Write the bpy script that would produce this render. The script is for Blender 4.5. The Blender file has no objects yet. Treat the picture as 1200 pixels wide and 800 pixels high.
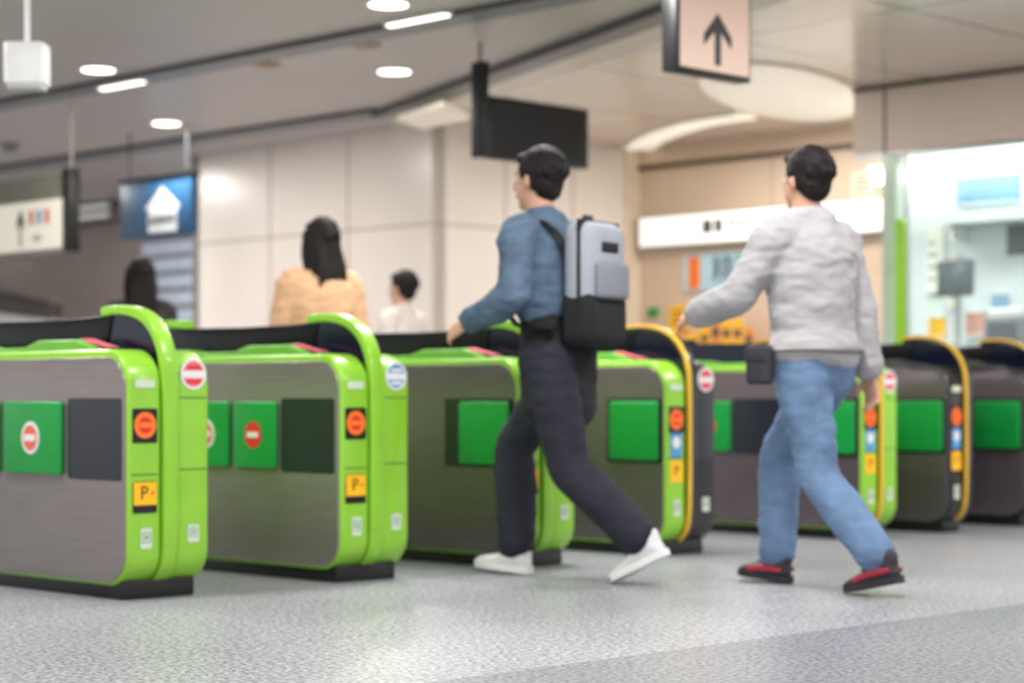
import bpy, bmesh, math, random
from mathutils import Vector, Matrix, noise
random.seed(4)
scene = bpy.context.scene
COL = scene.collection
scene.view_settings.view_transform = 'Standard'

# ------------------------------------------------------------ materials
def lin(c):
    return tuple(((v/255)/12.92 if v/255 <= .04045 else ((v/255+.055)/1.055)**2.4) for v in c)
MATS = {}
def mat(name, rgb, rough=.5, metal=0, var=.06, scale=8, emit=0, spec=.5, alpha=None, bump=0, coat=0, stretch=None):
    if name in MATS: return MATS[name]
    m = bpy.data.materials.new(name); m.use_nodes = True
    nt = m.node_tree; b = nt.nodes['Principled BSDF']
    c = lin(rgb)
    tc = nt.nodes.new('ShaderNodeTexCoord'); nz = nt.nodes.new('ShaderNodeTexNoise')
    nz.inputs['Scale'].default_value = scale; nz.inputs['Detail'].default_value = 4
    if stretch:
        mp = nt.nodes.new('ShaderNodeMapping'); mp.inputs['Scale'].default_value = stretch
        nt.links.new(tc.outputs['Object'], mp.inputs[0]); nt.links.new(mp.outputs[0], nz.inputs['Vector'])
    else:
        nt.links.new(tc.outputs['Object'], nz.inputs['Vector'])
    cr = nt.nodes.new('ShaderNodeValToRGB')
    cr.color_ramp.elements[0].position = .3; cr.color_ramp.elements[1].position = .7
    cr.color_ramp.elements[0].color = tuple(max(0, v*(1-var)) for v in c)+(1,)
    cr.color_ramp.elements[1].color = tuple(min(1, v*(1+var)) for v in c)+(1,)
    nt.links.new(nz.outputs['Fac'], cr.inputs[0]); nt.links.new(cr.outputs[0], b.inputs['Base Color'])
    b.inputs['Roughness'].default_value = rough; b.inputs['Metallic'].default_value = metal
    b.inputs['Specular IOR Level'].default_value = spec
    b.inputs['Coat Weight'].default_value = coat
    if emit:
        nt.links.new(cr.outputs[0], b.inputs['Emission Color']); b.inputs['Emission Strength'].default_value = emit
    if alpha is not None: b.inputs['Alpha'].default_value = alpha
    if bump:
        bp = nt.nodes.new('ShaderNodeBump'); bp.inputs['Strength'].default_value = bump; bp.inputs['Distance'].default_value = .01
        nt.links.new(nz.outputs['Fac'], bp.inputs['Height']); nt.links.new(bp.outputs[0], b.inputs['Normal'])
    MATS[name] = m; return m

GREEN = mat('lime_paint', (142, 202, 52), .32, coat=.3)
GREEN2 = mat('lime_paint_deep', (106, 176, 56), .35)
STEEL = mat('brushed_steel', (146, 139, 136), .3, .55, .07, 5, stretch=(1, 1, 10))
STEELD = mat('dark_brushed_steel', (114, 105, 108), .3, .55, .07, 5, stretch=(1, 1, 10))
BLACK = mat('black_plastic', (18, 18, 20), .35)
RECESS = mat('smoked_panel', (30, 36, 44), .25)
SMOKE = mat('smoked_glass', (8, 9, 12), .28, spec=.3)
NAVY = mat('navy_glass', (14, 22, 40), .15, spec=.4)
DOORG = mat('door_green', (14, 146, 60), .35, emit=.05)
YEL = mat('yellow_stripe', (238, 190, 60), .4)
ORANGE = mat('orange_sign', (244, 116, 34), .5, emit=.1)
YELS = mat('amber_sign', (250, 186, 20), .5, emit=.08)
RED = mat('red_sign', (214, 40, 34), .5, emit=.05)
PINK = mat('pink_sign', (232, 110, 130), .5)
WHITE = mat('white_sign', (232, 232, 230), .5, var=.02)
BLUES = mat('blue_sign', (80, 150, 206), .5)
REDLED = mat('red_lamp', (255, 40, 40), .4, emit=2)
DKGREY = mat('rubber_grey', (60, 60, 64), .6)

# ------------------------------------------------------------ mesh helpers
def mkobj(name, me, m=None, parent=None, M=None, smooth=False, angle=None):
    o = bpy.data.objects.new(name, me); COL.objects.link(o)
    if m is not None:
        me.materials.clear(); me.materials.append(m)
    if parent is not None: o.parent = parent
    if M is not None: o.matrix_basis = M
    if smooth:
        for p in me.polygons: p.use_smooth = True
    return o
def shade_auto(bm, ang=35):
    for f in bm.faces: f.smooth = True
    for e in bm.edges:
        if len(e.link_faces) == 2 and e.calc_face_angle(0) > math.radians(ang): e.smooth = False
def fin(bm, name, m, parent=None, M=None, auto=True):
    bmesh.ops.recalc_face_normals(bm, faces=bm.faces[:])
    if auto: shade_auto(bm)
    me = bpy.data.meshes.new(name); bm.to_mesh(me); bm.free()
    return mkobj(name, me, m, parent, M)
def box(name, lo, hi, m, parent=None, M=None, bevel=0, seg=2):
    bm = bmesh.new(); bmesh.ops.create_cube(bm, size=1)
    lo = Vector(lo); hi = Vector(hi)
    for v in bm.verts:
        v.co = Vector([lo[i]+(v.co[i]+.5)*(hi[i]-lo[i]) for i in range(3)])
    if bevel: bmesh.ops.bevel(bm, geom=bm.edges[:], offset=bevel, segments=seg, profile=.5, affect='EDGES')
    return fin(bm, name, m, parent, M)
def prism(name, pts3a, pts3b, m, parent=None, M=None, bevel=0):
    bm = bmesh.new()
    a = [bm.verts.new(p) for p in pts3a]; b = [bm.verts.new(p) for p in pts3b]
    n = len(a); f1 = bm.faces.new(a); f2 = bm.faces.new(b[::-1])
    for i in range(n): bm.faces.new((a[i], b[i], b[(i+1) % n], a[(i+1) % n]))
    if bevel:
        es = list(set(f1.edges) | set(f2.edges))
        bmesh.ops.recalc_face_normals(bm, faces=bm.faces[:])
        bmesh.ops.bevel(bm, geom=es, offset=bevel, segments=3, profile=.5, affect='EDGES', clamp_overlap=True)
    return fin(bm, name, m, parent, M)
def flat(name, pts, th, m, M=None, parent=None, z0=0, bevel=0):
    return prism(name, [(p[0], p[1], z0) for p in pts], [(p[0], p[1], z0+th) for p in pts], m, parent, M, bevel)
def rect(x0, x1, y0, y1): return [(x0, y0), (x1, y0), (x1, y1), (x0, y1)]
def circ(cx, cy, r, n=28, ry=None):
    ry = ry or r
    return [(cx+r*math.cos(2*math.pi*i/n), cy+ry*math.sin(2*math.pi*i/n)) for i in range(n)]
def rrect(x0, x1, y0, y1, r, n=8):
    out = []
    for cx, cy, a0 in ((x1-r, y0+r, -90), (x1-r, y1-r, 0), (x0+r, y1-r, 90), (x0+r, y0+r, 180)):
        for i in range(n+1):
            a = math.radians(a0+90*i/n); out.append((cx+r*math.cos(a), cy+r*math.sin(a)))
    return out
def frame(o, right, up):
    r = Vector(right).normalized(); u = Vector(up).normalized(); n = r.cross(u)
    M = Matrix((r, u, n)).transposed().to_4x4(); M.translation = Vector(o); return M
def text(name, s, size, m, M, parent=None, th=.001, align='CENTER'):
    cu = bpy.data.curves.new(name, 'FONT'); cu.body = s; cu.size = size; cu.extrude = th
    cu.align_x = align; cu.align_y = 'CENTER'; cu.resolution_u = 3
    t = bpy.data.objects.new('tmp', cu); COL.objects.link(t)
    bpy.context.view_layer.update()
    dg = bpy.context.evaluated_depsgraph_get()
    me = bpy.data.meshes.new_from_object(t.evaluated_get(dg)); me.name = name
    bpy.data.objects.remove(t); bpy.data.curves.remove(cu)
    return mkobj(name, me, m, parent, M)
def empty(name, M, label, cat, group=None):
    e = bpy.data.objects.new(name, None); COL.objects.link(e); e.matrix_basis = M
    e.empty_display_size = .1; tag(e, label, cat, group); return e
def tag(o, label, cat, group=None):
    o['label'] = label; o['category'] = cat
    if group: o['group'] = group
def struct(o): o['kind'] = 'structure'; return o

S = math.sqrt(.5)
R = Vector((S, S, 0)); L = Vector((-S, S, 0)); Z = Vector((0, 0, 1))
CAMZ = .73; F = 2400; HY = 468; ZC = 2.9
def at_c(c, x, y):      # point on vertical wall plane X+Y=c
    u = (x-600)/F; Y = c/(1+u); return Vector((u*Y, Y, CAMZ-(y-HY)*Y/F))
def at_ceil(x, y):
    Y = (ZC-CAMZ)*F/(HY-y); return Vector(((x-600)/F*Y, Y, ZC))

# ------------------------------------------------------------ camera
cam = bpy.data.cameras.new('camera'); co = bpy.data.objects.new('camera', cam); COL.objects.link(co)
co.location = (0, 0, CAMZ); co.rotation_euler = (math.pi/2, 0, 0)
cam.lens = 72; cam.sensor_width = 36; cam.shift_y = 68/1200
cam.dof.use_dof = True; cam.dof.focus_distance = 5.2; cam.dof.aperture_fstop = 2.2
scene.camera = co

# ------------------------------------------------------------ floor
def floor_mat():
    m = bpy.data.materials.new('granite_floor'); m.use_nodes = True; nt = m.node_tree; b = nt.nodes['Principled BSDF']
    N = nt.nodes.new; K = nt.links.new
    tc = N('ShaderNodeTexCoord'); mp = N('ShaderNodeMapping'); mp.inputs['Rotation'].default_value = (0, 0, -math.radians(45))
    K(tc.outputs['Object'], mp.inputs[0])
    vo = N('ShaderNodeTexVoronoi'); vo.inputs['Scale'].default_value = 100; K(mp.outputs[0], vo.inputs['Vector'])
    nz = N('ShaderNodeTexNoise'); nz.inputs['Scale'].default_value = 58; nz.inputs['Detail'].default_value = 6; K(mp.outputs[0], nz.inputs['Vector'])
    n2 = N('ShaderNodeTexNoise'); n2.inputs['Scale'].default_value = 1.3; K(mp.outputs[0], n2.inputs['Vector'])
    cr = N('ShaderNodeValToRGB'); cr.color_ramp.elements[0].position = .38; cr.color_ramp.elements[1].position = .6
    cr.color_ramp.elements[0].color = lin((124, 126, 134))+(1,); cr.color_ramp.elements[1].color = lin((202, 203, 208))+(1,)
    K(nz.outputs['Fac'], cr.inputs[0])
    mx = N('ShaderNodeMix'); mx.data_type = 'RGBA'; mx.blend_type = 'MULTIPLY'; mx.inputs[0].default_value = .28
    bw = N('ShaderNodeRGBToBW'); K(vo.outputs['Color'], bw.inputs[0]); K(cr.outputs[0], mx.inputs[6]); K(bw.outputs[0], mx.inputs[7])
    mx2 = N('ShaderNodeMix'); mx2.data_type = 'RGBA'; mx2.blend_type = 'MULTIPLY'; mx2.inputs[0].default_value = .25
    K(mx.outputs[2], mx2.inputs[6]); K(n2.outputs['Fac'], mx2.inputs[7])
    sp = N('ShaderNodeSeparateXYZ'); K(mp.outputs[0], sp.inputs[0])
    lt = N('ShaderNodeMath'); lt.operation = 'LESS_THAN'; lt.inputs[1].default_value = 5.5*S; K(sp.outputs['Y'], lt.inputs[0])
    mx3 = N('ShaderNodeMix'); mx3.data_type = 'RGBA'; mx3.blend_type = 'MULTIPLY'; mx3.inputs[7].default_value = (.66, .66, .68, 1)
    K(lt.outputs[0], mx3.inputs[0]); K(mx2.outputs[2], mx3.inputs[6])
    br = N('ShaderNodeTexBrick'); br.offset = 0; br.inputs['Scale'].default_value = 1; br.inputs['Brick Width'].default_value = 1.2
    br.inputs['Row Height'].default_value = 1.2; br.inputs['Mortar Size'].default_value = .003
    br.inputs['Color1'].default_value = (1, 1, 1, 1); br.inputs['Color2'].default_value = (.92, .92, .92, 1); br.inputs['Mortar'].default_value = (.65, .65, .65, 1)
    K(mp.outputs[0], br.inputs['Vector'])
    mx4 = N('ShaderNodeMix'); mx4.data_type = 'RGBA'; mx4.blend_type = 'MULTIPLY'; mx4.inputs[0].default_value = 1
    K(mx3.outputs[2], mx4.inputs[6]); K(br.outputs['Color'], mx4.inputs[7])
    K(mx4.outputs[2], b.inputs['Base Color']); b.inputs['Roughness'].default_value = .35
    return m
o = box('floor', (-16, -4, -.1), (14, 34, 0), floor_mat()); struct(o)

# ------------------------------------------------------------ ceiling
CE1 = mat('ceiling_grey', (200, 191, 185), .4, var=.03, scale=1)
def ceil2_mat():
    m = mat('ceiling_cream_panels', (242, 226, 210), .2, var=.03, scale=1)
    nt = m.node_tree; b = nt.nodes['Principled BSDF']; N = nt.nodes.new; K = nt.links.new
    src = b.inputs['Base Color'].links[0].from_socket
    tc = N('ShaderNodeTexCoord'); mp = N('ShaderNodeMapping'); mp.inputs['Rotation'].default_value = (0, 0, -math.radians(45))
    K(tc.outputs['Object'], mp.inputs[0])
    br = N('ShaderNodeTexBrick'); br.offset = 0; br.inputs['Scale'].default_value = 1; br.inputs['Brick Width'].default_value = 2.4
    br.inputs['Row Height'].default_value = 1.3; br.inputs['Mortar Size'].default_value = .014
    br.inputs['Color1'].default_value = (1, 1, 1, 1); br.inputs['Color2'].default_value = (.95, .95, .95, 1); br.inputs['Mortar'].default_value = (.25, .25, .25, 1)
    K(mp.outputs[0], br.inputs['Vector'])
    mx = N('ShaderNodeMix'); mx.data_type = 'RGBA'; mx.blend_type = 'MULTIPLY'; mx.inputs[0].default_value = 1
    K(src, mx.inputs[6]); K(br.outputs['Color'], mx.inputs[7]); K(mx.outputs[2], b.inputs['Base Color'])
    return m
CE2 = ceil2_mat()
pA = Vector((-.94, 15.5)); pB = Vector((.9, 11.37)); dAB = (pB-pA).normalized()
pN = pA+dAB*17
left = [(-16, -1), (pN.x, pN.y), (pA.x, pA.y), (pA.x, 34), (-16, 34)]
right = [(pN.x, pN.y), (14, -1), (14, 34), (pA.x, 34), (pA.x, pA.y)]
o = prism('ceiling', [(x, y, ZC) for x, y in left], [(x, y, ZC+.15) for x, y in left], CE1); struct(o)
o = prism('ceiling', [(x, y, ZC) for x, y in right], [(x, y, ZC+.15) for x, y in right], CE2); struct(o)
SLOT = mat('slot_grey', (128, 131, 134), .4); SLOTD = mat('slot_dark', (84, 84, 86), .5)
def strip(name, p, q, w, m, drop=.02):
    d = (q-p).normalized(); n = Vector((-d.y, d.x))
    pts = [p+n*w/2, q+n*w/2, q-n*w/2, p-n*w/2]
    return prism(name, [(v.x, v.y, ZC-drop) for v in pts], [(v.x, v.y, ZC-.0005) for v in pts], m)
def cline(c, x0, x1):
    a = at_c(c, x0, 0); b = at_c(c, x1, 0); return Vector((a.x, a.y)), Vector((b.x, b.y))
k = 1
def trim(p, q, w, m, drop):
    global k
    struct(strip('trim_%d' % k, p, q, w, m, drop)); k += 1
l2 = Vector((L.x, L.y)); r2 = Vector((R.x, R.y))
for c, x0, x1, w in ((11.3, -150, 900, .24), (14.45, -150, 458, .3)):
    p, q = cline(c, x0, x1)
    trim(p, q, w, SLOT, .02); trim(p-r2*(w/2+.015), q-r2*(w/2+.015), .025, SLOTD, .03)
trim(pA, pA+dAB*10, .2, SLOT, .03); nn = Vector((-dAB.y, dAB.x))
trim(pA-nn*.12, pA-nn*.12+dAB*10, .03, SLOTD, .045)
PALEB = mat('ceiling_band_pale', (238, 228, 216), .4)
trim(pA+nn*.26, pA+nn*.26+dAB*10, .28, PALEB, .02)

# ------------------------------------------------------------ walls
WALL = mat('wall_enamel_panels', (242, 231, 221), .28, var=.02, scale=1.5)
SEAM = mat('panel_seam', (176, 158, 144), .7)
A0 = at_c(15.41, 232, 0); A1 = at_c(15.41, 508, 0)
A0.z = A1.z = 0; corner = A1.copy()
lenA = (A1-A0).length
MA = frame(A0, A1-A0, Z)
o = flat('wall_back', rect(0, lenA, 0, ZC), .13, WALL, MA, z0=-.13); struct(o)
B1 = corner+R*2.38; lenB = 2.38
MB = frame(corner, R, Z)
o = flat('wall_side', rect(.012, lenB, 0, ZC), .12, WALL, MB, z0=-.12); struct(o)
for i in (1, 2):
    for M, ln in ((MA, lenA), (MB, lenB)):
        trim_o = flat('trim_%d' % k, rect(ln*i/3-.007, ln*i/3+.007, 0, ZC), .003, SEAM, M); struct(trim_o); k += 1
for M, ln in ((MA, lenA), (MB, lenB)):
    for z in (2.11, 1.1):
        trim_o = flat('trim_%d' % k, rect(0.014, ln, z-.007, z+.007), .003, SEAM, M); struct(trim_o); k += 1
trim_o = flat('trim_%d' % k, rect(lenA-.012, lenA, 0, ZC), .003, SEAM, MA); struct(trim_o); k += 1
o = flat('trim_%d' % k, rect(-.05, 0, 0, ZC), .16, mat('jamb_grey', (130, 124, 118), .4), MA, z0=-.14); struct(o); k += 1
o = box('trim_%d' % k, (lenB-.16, -.02, 0), (lenB+.02, ZC-.01, .05), mat('column_cream', (240, 222, 196), .35), None, MB); struct(o); k += 1

C2 = 18.77
O0 = B1.copy(); O0.z = 0; O1 = at_c(C2, 1300, 0); O1.z = 0
MO = frame(O0, O1-O0, Z); lenO = (O1-O0).length
CREAM = mat('frontage_cream', (218, 194, 170), .4, var=.03, scale=2)
o = flat('wall_frontage', rect(0, lenO, 0, ZC), .12, CREAM, MO, z0=-.12); struct(o)
o = flat('trim_%d' % k, rect(0, lenO, 2.70, 2.74), .03, mat('bronze_trim', (92, 70, 56), .4), MO); struct(o); k += 1
for zz in (.33, .66):
    o = flat('trim_%d' % k, rect(lenO*zz-.006, lenO*zz+.006, 1.1, 2.7), .004, SEAM, MO); struct(o); k += 1
def onO(x, y):
    p = at_c(C2, x, y); return (p-O0).dot((O1-O0).normalized()), p.z

x0, _ = onO(757, 0); x1, _ = onO(1045, 0)
e = empty('sign_band', MO @ Matrix.Translation((x0, 2.02, .006)), 'long white illuminated sign band above the fare office counter', 'sign')
flat('sign_housing', rect(0, x1-x0, 0, .27), .1, mat('housing_grey', (170, 170, 168), .4), None, e)
flat('sign_face', rect(.02, x1-x0-.02, .015, .255), .006, mat('lit_white', (255, 252, 244), .4, var=.01, emit=.6), None, e, z0=.1)
flat('pictogram', rrect(.72, .82, .09, .2, .015), .003, mat('ink_grey', (70, 76, 84), .5), None, e, z0=.106)
flat('pictogram', rrect(.85, .93, .09, .2, .015), .003, MATS['ink_grey'], None, e, z0=.106)
text('lettering', '精算所', .1, mat('ink_soft', (130, 134, 138), .5), Matrix.Translation((1.14, .145, .108)), e)

def poster(xa, xb, ya, yb, m, label, name='poster', th=.02, M=MO, conv=onO):
    a = conv(xa, yb); b = conv(xb, ya)
    e = empty(name, M @ Matrix.Translation((a[0], a[1], .004)), label, 'poster')
    w = b[0]-a[0]; h = b[1]-a[1]
    flat('board', rect(0, w, 0, h), th, m, None, e)
    return e, w, h
CYAN = mat('pale_cyan_board', (178, 212, 220), .4, emit=.08)
e, w, h = poster(803, 905, 292, 342, CYAN, 'pale blue notice board with large characters and an orange bar')
flat('orange_bar', rect(w*.06, w*.19, h*.06, h*.94), .004, ORANGE, None, e, z0=.02)
text('lettering', '精算', h*.8, mat('navy_ink', (60, 80, 104), .5), Matrix.Translation((w*.6, h*.5, .023)), e)
for (xa, xb, ya, yb, m, lb) in ((786, 806, 358, 384, YELS, 'small yellow notice on the frontage wall'),
                                (760, 772, 360, 372, mat('small_green', (60, 170, 90), .5), 'small green square marker on the frontage wall'),
                                (907, 930, 296, 350, WHITE, 'white paper notice on the frontage wall'),
                                (1000, 1024, 200, 232, mat('paper_warm', (238, 226, 204), .5), 'cream paper notice on the frontage wall')):
    e, w, h = poster(xa, xb, ya, yb, m, lb)
    for j in range(3):
        flat('text_line', rect(w*.15, w*.85, h*(.2+.24*j), h*(.27+.24*j)), .002, MATS['rubber_grey'], None, e, z0=.02)
a = onO(778, 0)[0]; b = onO(985, 0)[0]
e = empty('service_counter', MO @ Matrix.Translation((a, 0, .004)), 'cream service counter with dark worktop along the frontage', 'counter')
box('counter_body', (0, 0, .0), (b-a, 1.0, .4), mat('counter_cream', (206, 190, 166), .5), e)
box('worktop', (-.03, 1.0, 0), (b-a+.03, 1.04, .45), mat('counter_top', (96, 70, 50), .4), e, bevel=.008)
for i in range(10):
    xx = a+.08+i*.115
    hh = .24+.14*random.random()
    e = empty('leaflet_stand', MO @ Matrix.Translation((xx, 1.04, .24)), 'yellow leaflets in a small clear stand on the counter', 'leaflet', 'leaflets on the service counter')
    flat('leaflet', rect(-.045, .045, 0.01, hh), .012, YELS if i % 3 else mat('leaflet_orange', (236, 150, 60), .5), None, e)
    flat('stand_lip', rect(-.05, .05, 0, .05), .004, mat('acrylic', (214, 214, 206), .2), None, e, z0=.014)
    flat('leaflet_print', rect(-.035, .035, hh*.55, hh*.75), .002, DKGREY, None, e, z0=.012)

e = empty('wall_cabinet', MB @ Matrix.Translation((1.62, 1.0, .004)), 'grey framed glass notice cabinet on the panelled wall', 'cabinet')
flat('cabinet_frame', rect(0, .42, 0, 1.05), .05, mat('frame_grey', (150, 132, 116), .4), None, e)
flat('cabinet_panel', rect(.03, .39, .03, 1.02), .004, mat('pane_beige', (222, 204, 180), .25), None, e, z0=.05)

# ------------------------------------------------------------ office (plane c=16.69)
C3 = 16.69
G0 = at_c(C3, 1000, 0); G1 = at_c(C3, 1420, 0); G0.z = G1.z = 0
MG = frame(G0, G1-G0, Z); lenG = (G1-G0).length
def onG(x, y):
    p = at_c(C3, x, y); return (p-G0).dot((G1-G0).normalized()), p.z
FASC = mat('fascia_beige', (232, 214, 200), .35, var=.02)
o = flat('wall_office', rect(0, lenG, 2.43, ZC), .12, FASC, MG, z0=-.12); struct(o)
o = flat('wall_office_lower', rect(.2, lenG, 0, .95), .12, FASC, MG, z0=-.12); struct(o)
gx = onG(1037, 0)[0]
o = flat('trim_%d' % k, rect(gx-.008, gx+.008, 2.43, ZC), .004, SLOTD, MG); struct(o); k += 1
o = flat('trim_%d' % k, rect(0, lenG, ZC-.03, ZC-.005), .02, mat('bronze_trim', (92, 70, 56)), MG); struct(o); k += 1
o = flat('trim_%d' % k, rect(0, lenG, 2.40, 2.435), .05, mat('alu', (190, 190, 186), .3, .6), MG, z0=-.05); struct(o); k += 1
def glass_mat():
    m = bpy.data.materials.new('clear_glass'); m.use_nodes = True; nt = m.node_tree
    nt.nodes.clear(); out = nt.nodes.new('ShaderNodeOutputMaterial'); t = nt.nodes.new('ShaderNodeBsdfTransparent')
    g = nt.nodes.new('ShaderNodeBsdfGlossy'); g.inputs['Roughness'].default_value = .05
    t.inputs[0].default_value = (.94, .98, .97, 1)
    mx = nt.nodes.new('ShaderNodeMixShader'); mx.inputs[0].default_value = .07
    nt.links.new(t.outputs[0], mx.inputs[1]); nt.links.new(g.outputs[0], mx.inputs[2]); nt.links.new(mx.outputs[0], out.inputs[0]); return m
GLASS = glass_mat()
o = flat('window_1', rect(gx+.09, lenG, .95, 2.4), .012, GLASS, MG, z0=-.06); struct(o)
PALEG = mat('glass_edge_green', (192, 214, 192), .2, emit=.05)
o = flat('trim_%d' % k, rect(gx-.02, gx+.09, 0, 2.42), .06, PALEG, MG, z0=-.06); struct(o); k += 1
o = flat('trim_%d' % k, rect(gx+.14, gx+.17, .95, 2.42), .05, MATS['alu'], MG, z0=-.05); struct(o); k += 1
o = flat('trim_%d' % k, rect(0.05, lenG, .93, .97), .10, MATS['alu'], MG, z0=-.06); struct(o); k += 1
INT = mat('office_white', (204, 214, 216), .5, var=.02, emit=.1)  # slight glow put into the wall colour to brighten the office
cI = 18.6
I0 = at_c(cI, 1046, 0); I1 = at_c(cI, 1420, 0); I0.z = I1.z = 0
MI = frame(I0, I1-I0, Z); lenI = (I1-I0).length
def onI(x, y):
    p = at_c(cI, x, y); return (p-I0).dot((I1-I0).normalized()), p.z
o = flat('wall_office_inner', rect(0, lenI, 0, ZC), .05, INT, MI, z0=-.05); struct(o)
a = onI(1058, 0)[0]
e = empty('strip_light', MI @ Matrix.Translation((a, 2.34, .3)), 'bright white fluorescent strip light inside the office', 'light')
box('lamp_housing', (0, .09, 0), (1.9, .13, .16), WHITE, e)
box('lamp_tube', (.02, 0, .02), (1.88, .09, .14), mat('tube_white', (250, 255, 255), .4, var=0, emit=4), e, bevel=.02)
box('hanger', (.3, .13, .06), (.33, ZC-2.34, .09), WHITE, e); box('hanger', (1.5, .13, .06), (1.53, ZC-2.34, .09), WHITE, e)
TEAL = mat('screen_teal', (112, 150, 172), .3, emit=.1)
for xa, xb, ya, yb, m, lb in ((1122, 1196, 190, 240, TEAL, 'grey-blue framed route panel on the office wall'),
                              (1088, 1108, 268, 340, WHITE, 'white paper notice on the office wall'),
                              (1114, 1126, 300, 358, mat('paper_warm', (238, 226, 204)), 'narrow cream notice on the office wall'),
                              (1182, 1215, 262, 300, mat('board_dark', (92, 100, 104), .4), 'dark notice board on the office wall'),
                              (1090, 1108, 372, 394, YELS, 'yellow sticker on the office wall'),
                              (1134, 1156, 366, 392, mat('paper_rose', (214, 150, 130), .5), 'pink printed notice on the office wall'),
                              (1164, 1182, 345, 390, mat('paper_blue', (130, 176, 214), .5), 'light blue notice on the office wall')):
    e, w, h = poster(xa, xb, ya, yb, m, lb, M=MI, conv=onI)
    flat('rim', rect(0, w, h, h+.012), .03, WHITE, None, e)
    flat('rim', rect(0, w, -.012, 0), .03, WHITE, None, e)
    for j in range(4):
        flat('text_line', rect(w*.12, w*(.5+.1*(j % 3)), h*(.15+.2*j), h*(.2+.2*j)), .002, mat('line_grey', (120, 130, 134), .5), None, e, z0=.02)
e = empty('office_desk', MI @ Matrix.Translation((.1, 0, .1)), 'grey office desk behind the glass', 'desk')
box('desk_top', (0, .98, 0), (2.0, 1.02, .5), mat('desk_grey', (180, 182, 180), .5), e, bevel=.005)
box('desk_body', (.03, 0, .03), (1.97, .98, .45), mat('desk_side', (160, 164, 162), .5), e)
a, z = onI(1152, 318)
e = empty('monitor', MI @ Matrix.Translation((a, 1.02, .35)), 'dark computer monitor on the office desk', 'monitor')
box('monitor_base', (-.1, 0, -.08), (.1, .015, .08), BLACK, e, bevel=.004); box('monitor_stand', (-.02, .015, -.02), (.02, .5, .01), mat('stand_grey', (170, 174, 178), .4), e)
box('screen', (-.15, .46, 0), (.15, .72, .03), mat('screen_dark', (74, 84, 92), .2), e, bevel=.006)
e = empty('ticket_terminal', MI @ Matrix.Translation((a+.42, 1.02, .3)), 'grey desktop ticket terminal on the office desk', 'terminal')
box('terminal_body', (-.16, 0, -.12), (.16, .3, .12), mat('terminal_grey', (120, 126, 128), .4), e, bevel=.02); box('terminal_screen', (-.12, .1, .12), (.12, .26, .126), MATS['screen_dark'], e)
box('paper_tray', (-.14, .3, -.1), (.14, .36, .08), WHITE, e, bevel=.01)
sx = onI(1118, 0)[0]
e = empty('wall_shelf', MI @ Matrix.Translation((sx, 2.02, .004)), 'white wall shelf in the office', 'shelf')
box('shelf_board', (0, 0, 0), (1.2, .03, .25), mat('shelf_grey', (192, 202, 204), .5), e); box('bracket', (.1, -.12, 0), (.12, 0, .2), WHITE, e); box('bracket', (1.0, -.12, 0), (1.02, 0, .2), WHITE, e)
a, z = onG(1071, 258)
e = empty('lime_barrier_post', MG @ Matrix.Translation((a, 0, .16)), 'tall lime green post beside the office glass', 'post')
box('post_shaft', (-.034, .04, -.03), (.034, z, .03), mat('lime_bright', (150, 210, 30), .35, emit=.05), e, bevel=.018, seg=3)
box('post_foot', (-.08, 0, -.08), (.08, .04, .08), DKGREY, e, bevel=.01); box('post_collar', (-.045, .98, -.045), (.045, 1.10, .045), mat('post_brown', (110, 80, 50), .5), e, bevel=.01)

# ------------------------------------------------------------ passage to platforms
FARW = mat('far_wall_grey', (190, 176, 166), .6)
cF = 18.5
F0 = at_c(cF, -120, 0); F1 = at_c(cF, 330, 0); F0.z = F1.z = 0
MF = frame(F0, F1-F0, Z); lenF = (F1-F0).length
o = flat('wall_far', rect(0, lenF, 0, ZC), .1, FARW, MF, z0=-.1); struct(o)
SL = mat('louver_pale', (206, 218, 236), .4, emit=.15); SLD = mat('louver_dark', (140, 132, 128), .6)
def onF(x, y):
    p = at_c(cF, x, y); return (p-F0).dot((F1-F0).normalized()), p.z
a, z = onF(176, 283)
e = empty('louvered_screen', MF @ Matrix.Translation((a, 1.0, .02)), 'pale blue-grey louvered screen at the end of the passage', 'screen')
hh = z-1.0; nl = 8
box('screen_back', (0, 0, 0), (1.2, hh, .03), SLD, e)
for j in range(nl):
    box('louver', (0, .02+j*hh/nl, .03), (1.2, .02+(j+.72)*hh/nl, .09), SL, e)
a, z = onF(90, 268); a2, z2 = onF(168, 240)
e = empty('ceiling_duct', MF @ Matrix.Translation((a, z, .1)), 'grey overhead duct with white bands in the passage', 'duct')
box('duct_body', (0, 0, 0), (a2-a, ZC-z-.02, .35), SLD, e, bevel=.02)
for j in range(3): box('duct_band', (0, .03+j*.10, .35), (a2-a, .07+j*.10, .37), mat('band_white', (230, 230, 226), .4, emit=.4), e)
a, z = onF(-60, 306)
e = empty('strip_light', MF @ Matrix.Translation((a, z, .02)), 'cream strip light along the passage wall', 'light')
box('lamp_tube', (0, 0, 0.01), (1.9, .05, .1), mat('tube_far', (250, 236, 214), .4, emit=.8), e, bevel=.01); box('lamp_backing', (0, -.04, 0), (1.9, .09, .01), SLD, e)
cP = 16.8
P0 = at_c(cP, -60, 0); P0.z = 0; MP = frame(P0, -L, Z)
e = empty('stair_parapet', MP, 'white stair parapet with a broad dark sloping handrail', 'parapet')
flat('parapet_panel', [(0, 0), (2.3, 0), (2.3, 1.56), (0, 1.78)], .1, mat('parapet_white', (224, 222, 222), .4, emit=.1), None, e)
flat('handrail', [(0, 1.80), (2.3, 1.58), (2.3, 1.74), (0, 2.08)], .16, mat('rail_dark', (74, 62, 56), .45), None, e, z0=-.03, bevel=.02)
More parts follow.
